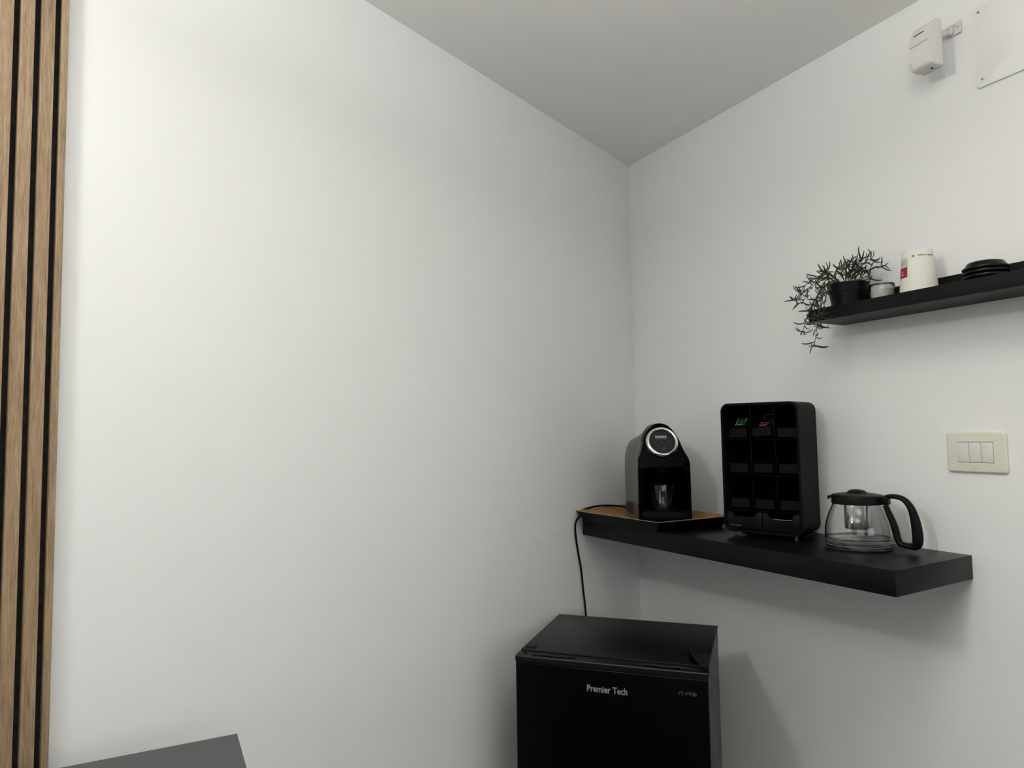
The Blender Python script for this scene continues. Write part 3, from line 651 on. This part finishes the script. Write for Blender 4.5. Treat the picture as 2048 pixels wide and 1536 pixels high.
# ------------------------------------------------------------------ switch plate
sw = thing('light_switch', 'ivory triple light switch plate on the right wall above the shelf end', 'light switch', (0, 1.1192, Z0 + 0.2055))
YZ = Matrix(((0, 0, 1, 0), (1, 0, 0, 0), (0, 1, 0, 0), (0, 0, 0, 1)))       # outline in (y, z), depth along x
bm = bm_new(); b = bmesh.new()
o_ = rrect(-.0573, -.0402, .0573, .0402, .006, 6); i0 = rrect(-.0545, -.0375, .0545, .0375, .005, 6); i1 = rrect(-.0345, -.0205, .0345, .0205, .0015, 6)
def ringv(pts, x): return [b.verts.new((x, y, z)) for y, z in pts]
rs = [ringv(o_, .0003), ringv(o_, .0045), ringv(i0, .0072), ringv(rrect(-.036, -.0220, .036, .0220, .002, 6), .0088), ringv(i1, .0080), ringv(i1, .0005)]
for a, d in zip(rs[:-1], rs[1:]):
    for k in range(len(a)): b.faces.new((a[k], a[(k + 1) % len(a)], d[(k + 1) % len(a)], d[k]))
bmesh.ops.recalc_face_normals(b, faces=b.faces); merge(bm, b)
obj('cover_plate', bm, M_PLATE, sw, smooth=30)
bm = bm_new(); box(bm, (.0004, -.0344, -.0204), (.0030, .0344, .0204)); obj('backing', bm, M_DARK, sw, smooth=0)
for k in range(3):
    bm = bm_new(); y0 = -.0341 + k * .02285; b = bmesh.new()
    prism(bm, [(y0, -.0198), (y0 + .0222, -.0198), (y0 + .0222, .0200), (y0, .0200)], .0032, .0090, 0.0008, 2, YZ)
    obj('rocker', bm, M_KEY, sw)

# ------------------------------------------------------------------ motion sensor
ms = thing('motion_sensor', 'white motion sensor on a swivel bracket high on the right wall', 'motion sensor', (0.050, 1.1065, Z0 + 0.9850))
ms.rotation_euler = (R(0), 0, R(-7))
def sensor_prof(k=1.0): return [(0, .002), (.003, 0), (.032, .0015), (.0365, .005), (.0385, .020), (.0390, .040), (.0384, .054), (.0365, .067), (.0332, .078), (.0284, .087), (.0222, .0940), (.0150, .0985), (.0080, .1005), (.003, .1008), (0, .0990)]
XZ = Matrix(((1, 0, 0, 0), (0, 0, -1, 0), (0, 1, 0, 0), (0, 0, 0, 1)))      # outline in (x, z), depth along -y
bm = bm_new(); prism(bm, sensor_prof(), -.0235, .0235, 0.0035, 3, XZ); obj('housing', bm, M_SENSOR, ms, smooth=45)
bm = bm_new(); b = bmesh.new()
lp = [(.030, .0060), (.0372, .0065), (.0393, .0200), (.0393, .0400), (.0385, .0500), (.030, .0500)]
prism(bm, lp, -.0195, .0195, 0.0012, 2, XZ); obj('lens', bm, M_LENS, ms, smooth=45)
bm = bm_new(); box(bm, (.030, -.0205, .0504), (.0386, .0205, .0516)); obj('seam', bm, M_PRINTDARK, ms, smooth=0)
bm = bm_new(); tube(bm, [V(.0350, -.0135, .0737), V(.0352, 0, .0739), V(.0350, .0095, .0737)], .0009, 8); obj('indicator_slot', bm, M_DARK, ms)
bm = bm_new(); box(bm, (.012, .006, -.0006), (.018, .010, .0006), 0.0004, 1); obj('cable_hole', bm, M_DARK, ms)
bm = bm_new(); box(bm, (-.0505, -.0020, .0785), (-.0462, .0270, .1030), 0.0012, 2); obj('bracket_plate', bm, M_SENSOR, ms)
bm = bm_new(); tube(bm, smooth_path([V(-.046, .006, .088), V(-.030, .006, .083), V(-.012, .005, .074), V(.001, .004, .070)], 4), .0060, 12); box(bm, (-.0464, -.0010, .0800), (-.0380, .0130, .0970), 0.002, 1); obj('swivel_arm', bm, M_SENSOR, ms, smooth=45)
for y, z in ((.0165, .0965), (.0225, .0910)):
    bm = bm_new(); lathe(bm, [(0, 0), (.0016, 0), (.0014, .0008), (0, .0009)], 12, mtx=Matrix.Rotation(R(90), 4, 'Y')); obj('screw', bm, M_SCREW, ms, loc=(-.0463, y, z))

# ------------------------------------------------------------------ blank cover plate
cv = thing('junction_cover', 'flat white blank cover plate with corner screws high on the right wall', 'cover plate', (0, 1.2800, Z0 + 1.0150))
bm = bm_new(); prism(bm, rrect(-.1180, -.0830, .1180, .0850, .006, 5), .0003, .0050, 0.0012, 2, YZ); obj('plate', bm, M_COVER, cv, smooth=40)
for y, z in ((-.1065, -.0680), (-.1065, .0700), (.1065, -.0680), (.1065, .0700)):
    bm = bm_new(); lathe(bm, [(0, 0), (.0026, 0), (.0024, .0008), (.0010, .0010), (0, .0006)], 14, mtx=Matrix.Rotation(R(90), 4, 'Y')); obj('screw', bm, M_SCREW, cv, loc=(.0049, y, z))

# ------------------------------------------------------------------ potted plant
PCX, PCY = 0.0600, 0.8915
pl = thing('potted_plant', 'trailing plant with narrow leaves in a black plastic pot at the ledge end', 'plant', (PCX, PCY, ZL))
bm = bm_new(); lathe(bm, [(0, 0), (.0330, 0), (.0345, .0012), (.0400, .0500), (.0432, .0505), (.0448, .0675), (.0452, .0693), (.0440, .0698), (.0425, .0688), (.0415, .0530), (.0330, .0040), (0, .0040)], 56); obj('pot', bm, M_POT, pl, smooth=40)
bm = bm_new(); b = bmesh.new()
lathe(bm, [(0, .0610), (.012, .0622), (.026, .0605), (.0405, .0590), (.0405, .0530), (0, .0530)], 32); obj('soil', bm, M_SOIL, pl)
def leaf_mesh(i, L, wd, bend, m_):
    bm = bm_new(); pts = []
    for k in range(8):
        t = k / 7; a = bend * t
        pts.append(V(L * (math.sin(a) / bend if abs(bend) > 1e-3 else t), 0, L * ((1 - math.cos(a)) / bend if abs(bend) > 1e-3 else 0)))
    tube(bm, pts, lambda t: (wd * (0.45 + 0.55 * math.sin(math.pi * t ** 0.9)) * (1.0 if t < .97 else .6), wd * .72 * (0.5 + 0.5 * math.sin(math.pi * t ** 0.9)) * (1.0 if t < .97 else .6)), 6, up=(0, 0, 1))
    o = obj('leaf', bm, m_, smooth=60); me = o.data; bpy.data.objects.remove(o); return me
LEAVES = [leaf_mesh(i, L, w_, bd, mm) for i, (L, w_, bd, mm) in enumerate([(.030, .00175, 1.5, M_LEAF), (.033, .0019, 1.1, M_LEAF), (.026, .0017, 1.9, M_LEAF2), (.029, .0018, .9, M_LEAF), (.022, .0016, 1.4, M_LEAF2), (.031, .0018, 1.7, M_LEAF)])]
rng = random.Random(11)
base = V(PCX, PCY, ZL)
def stem(pix, nleaf, tip, spread=1.0, rad=.0011):
    nleaf = int(nleaf * 1.6)
    pts = smooth_path([at_x(px, py, x) - base for px, py, x in pix], 6)
    bm = bm_new(); tube(bm, pts, lambda t: (rad * (1 - .45 * t), rad * (1 - .45 * t)), 6); st = obj('stem', bm, M_STEM, pl, smooth=60)
    n = len(pts); ang = rng.random() * 6.28
    def put(p, d, s):
        me = LEAVES[rng.randrange(len(LEAVES))]; o = bpy.data.objects.new('leaf', me); COL.objects.link(o); o.parent = st
        d = d.normalized(); up = V(rng.gauss(0, .7), rng.gauss(0, .7), rng.gauss(.5, .8)); y = up.cross(d)
        if y.length < 1e-3: y = V(0, 1, 0)
        y.normalize(); z = d.cross(y)
        mm = Matrix((d, y, z)).transposed().to_4x4() @ Matrix.Diagonal((s, s, s, 1)); mm.translation = p; o.matrix_local = mm
    for k in range(nleaf):
        t = .22 + .76 * (k + rng.random() * .5) / nleaf; i = min(int(t * (n - 1)), n - 2)
        tg_ = (pts[i + 1] - pts[i]).normalized(); ang += 2.4
        s1 = tg_.cross(V(0, 0, 1)); s1 = s1.normalized() if s1.length > 1e-3 else V(1, 0, 0); s2 = s1.cross(tg_)
        out = s1 * math.cos(ang) + s2 * math.sin(ang)
        put(pts[i], tg_ * .75 + out * spread, rng.uniform(.75, 1.08))
    tg_ = (pts[-1] - pts[-3]).normalized(); s1 = tg_.cross(V(0, .3, 1)).normalized(); s2 = s1.cross(tg_)
    for k in range(tip):
        a = 2 * math.pi * k / tip + rng.random() * .6
        put(pts[-1], tg_ * rng.uniform(.25, .8) + (s1 * math.cos(a) + s2 * math.sin(a)), rng.uniform(.7, 1.0))
STEMS = [
    ([(1678, 566, .070), (1655, 549, .085), (1630, 556, .100), (1608, 574, .110), (1592, 600, .115)], 7, 6),
    ([(1680, 566, .060), (1660, 550, .060), (1640, 552, .060), (1622, 572, .062), (1604, 588, .064)], 7, 5),
    ([(1676, 566, .080), (1655, 558, .110), (1640, 580, .130), (1627, 608, .140), (1613, 636, .142), (1606, 662, .142)], 8, 6),
    ([(1676, 568, .085), (1658, 563, .118), (1645, 590, .136), (1638, 630, .142), (1633, 662, .142), (1629, 690, .142)], 9, 8),
    ([(1680, 568, .085), (1664, 566, .122), (1652, 592, .140), (1646, 622, .145), (1640, 652, .146)], 8, 6),
    ([(1674, 567, .060), (1657, 566, .062), (1643, 586, .064), (1634, 604, .064), (1622, 622, .064)], 7, 5),
    ([(1682, 566, .070), (1667, 552, .072), (1655, 542, .074)], 3, 5),
    ([(1682, 566, .060), (1670, 558, .062), (1660, 548, .064), (1650, 548, .066)], 4, 4),
    ([(1690, 566, .060), (1684, 548, .060), (1680, 536, .060)], 3, 5),
    ([(1696, 566, .055), (1698, 545, .055), (1697, 528, .055)], 4, 4),
    ([(1702, 566, .050), (1710, 540, .050), (1722, 518, .050)], 5, 5),
    ([(1706, 566, .060), (1716, 546, .060), (1728, 526, .060), (1742, 517, .060)], 5, 5),
    ([(1712, 566, .055), (1726, 550, .050), (1744, 536, .046), (1762, 532, .044)], 4, 3),
    ([(1698, 566, .070), (1704, 548, .075), (1706, 530, .078)], 4, 4),
    ([(1708, 566, .075), (1714, 552, .078), (1724, 540, .080)], 4, 5),
    ([(1716, 566, .060), (1726, 556, .060), (1738, 552, .058)], 3, 4),
    ([(1690, 566, .075), (1692, 552, .080), (1690, 540, .084)], 4, 4),
    ([(1678, 567, .085), (1662, 562, .118), (1646, 577, .134), (1634, 596, .140), (1628, 622, .144), (1626, 646, .145)], 7, 6),
    ([(1676, 566, .070), (1656, 556, .090), (1634, 566, .105), (1616, 584, .115), (1606, 604, .120)], 6, 5),
    ([(1700, 566, .065), (1702, 545, .068), (1712, 528, .070)], 4, 4),
]
for a in STEMS: stem(*a)
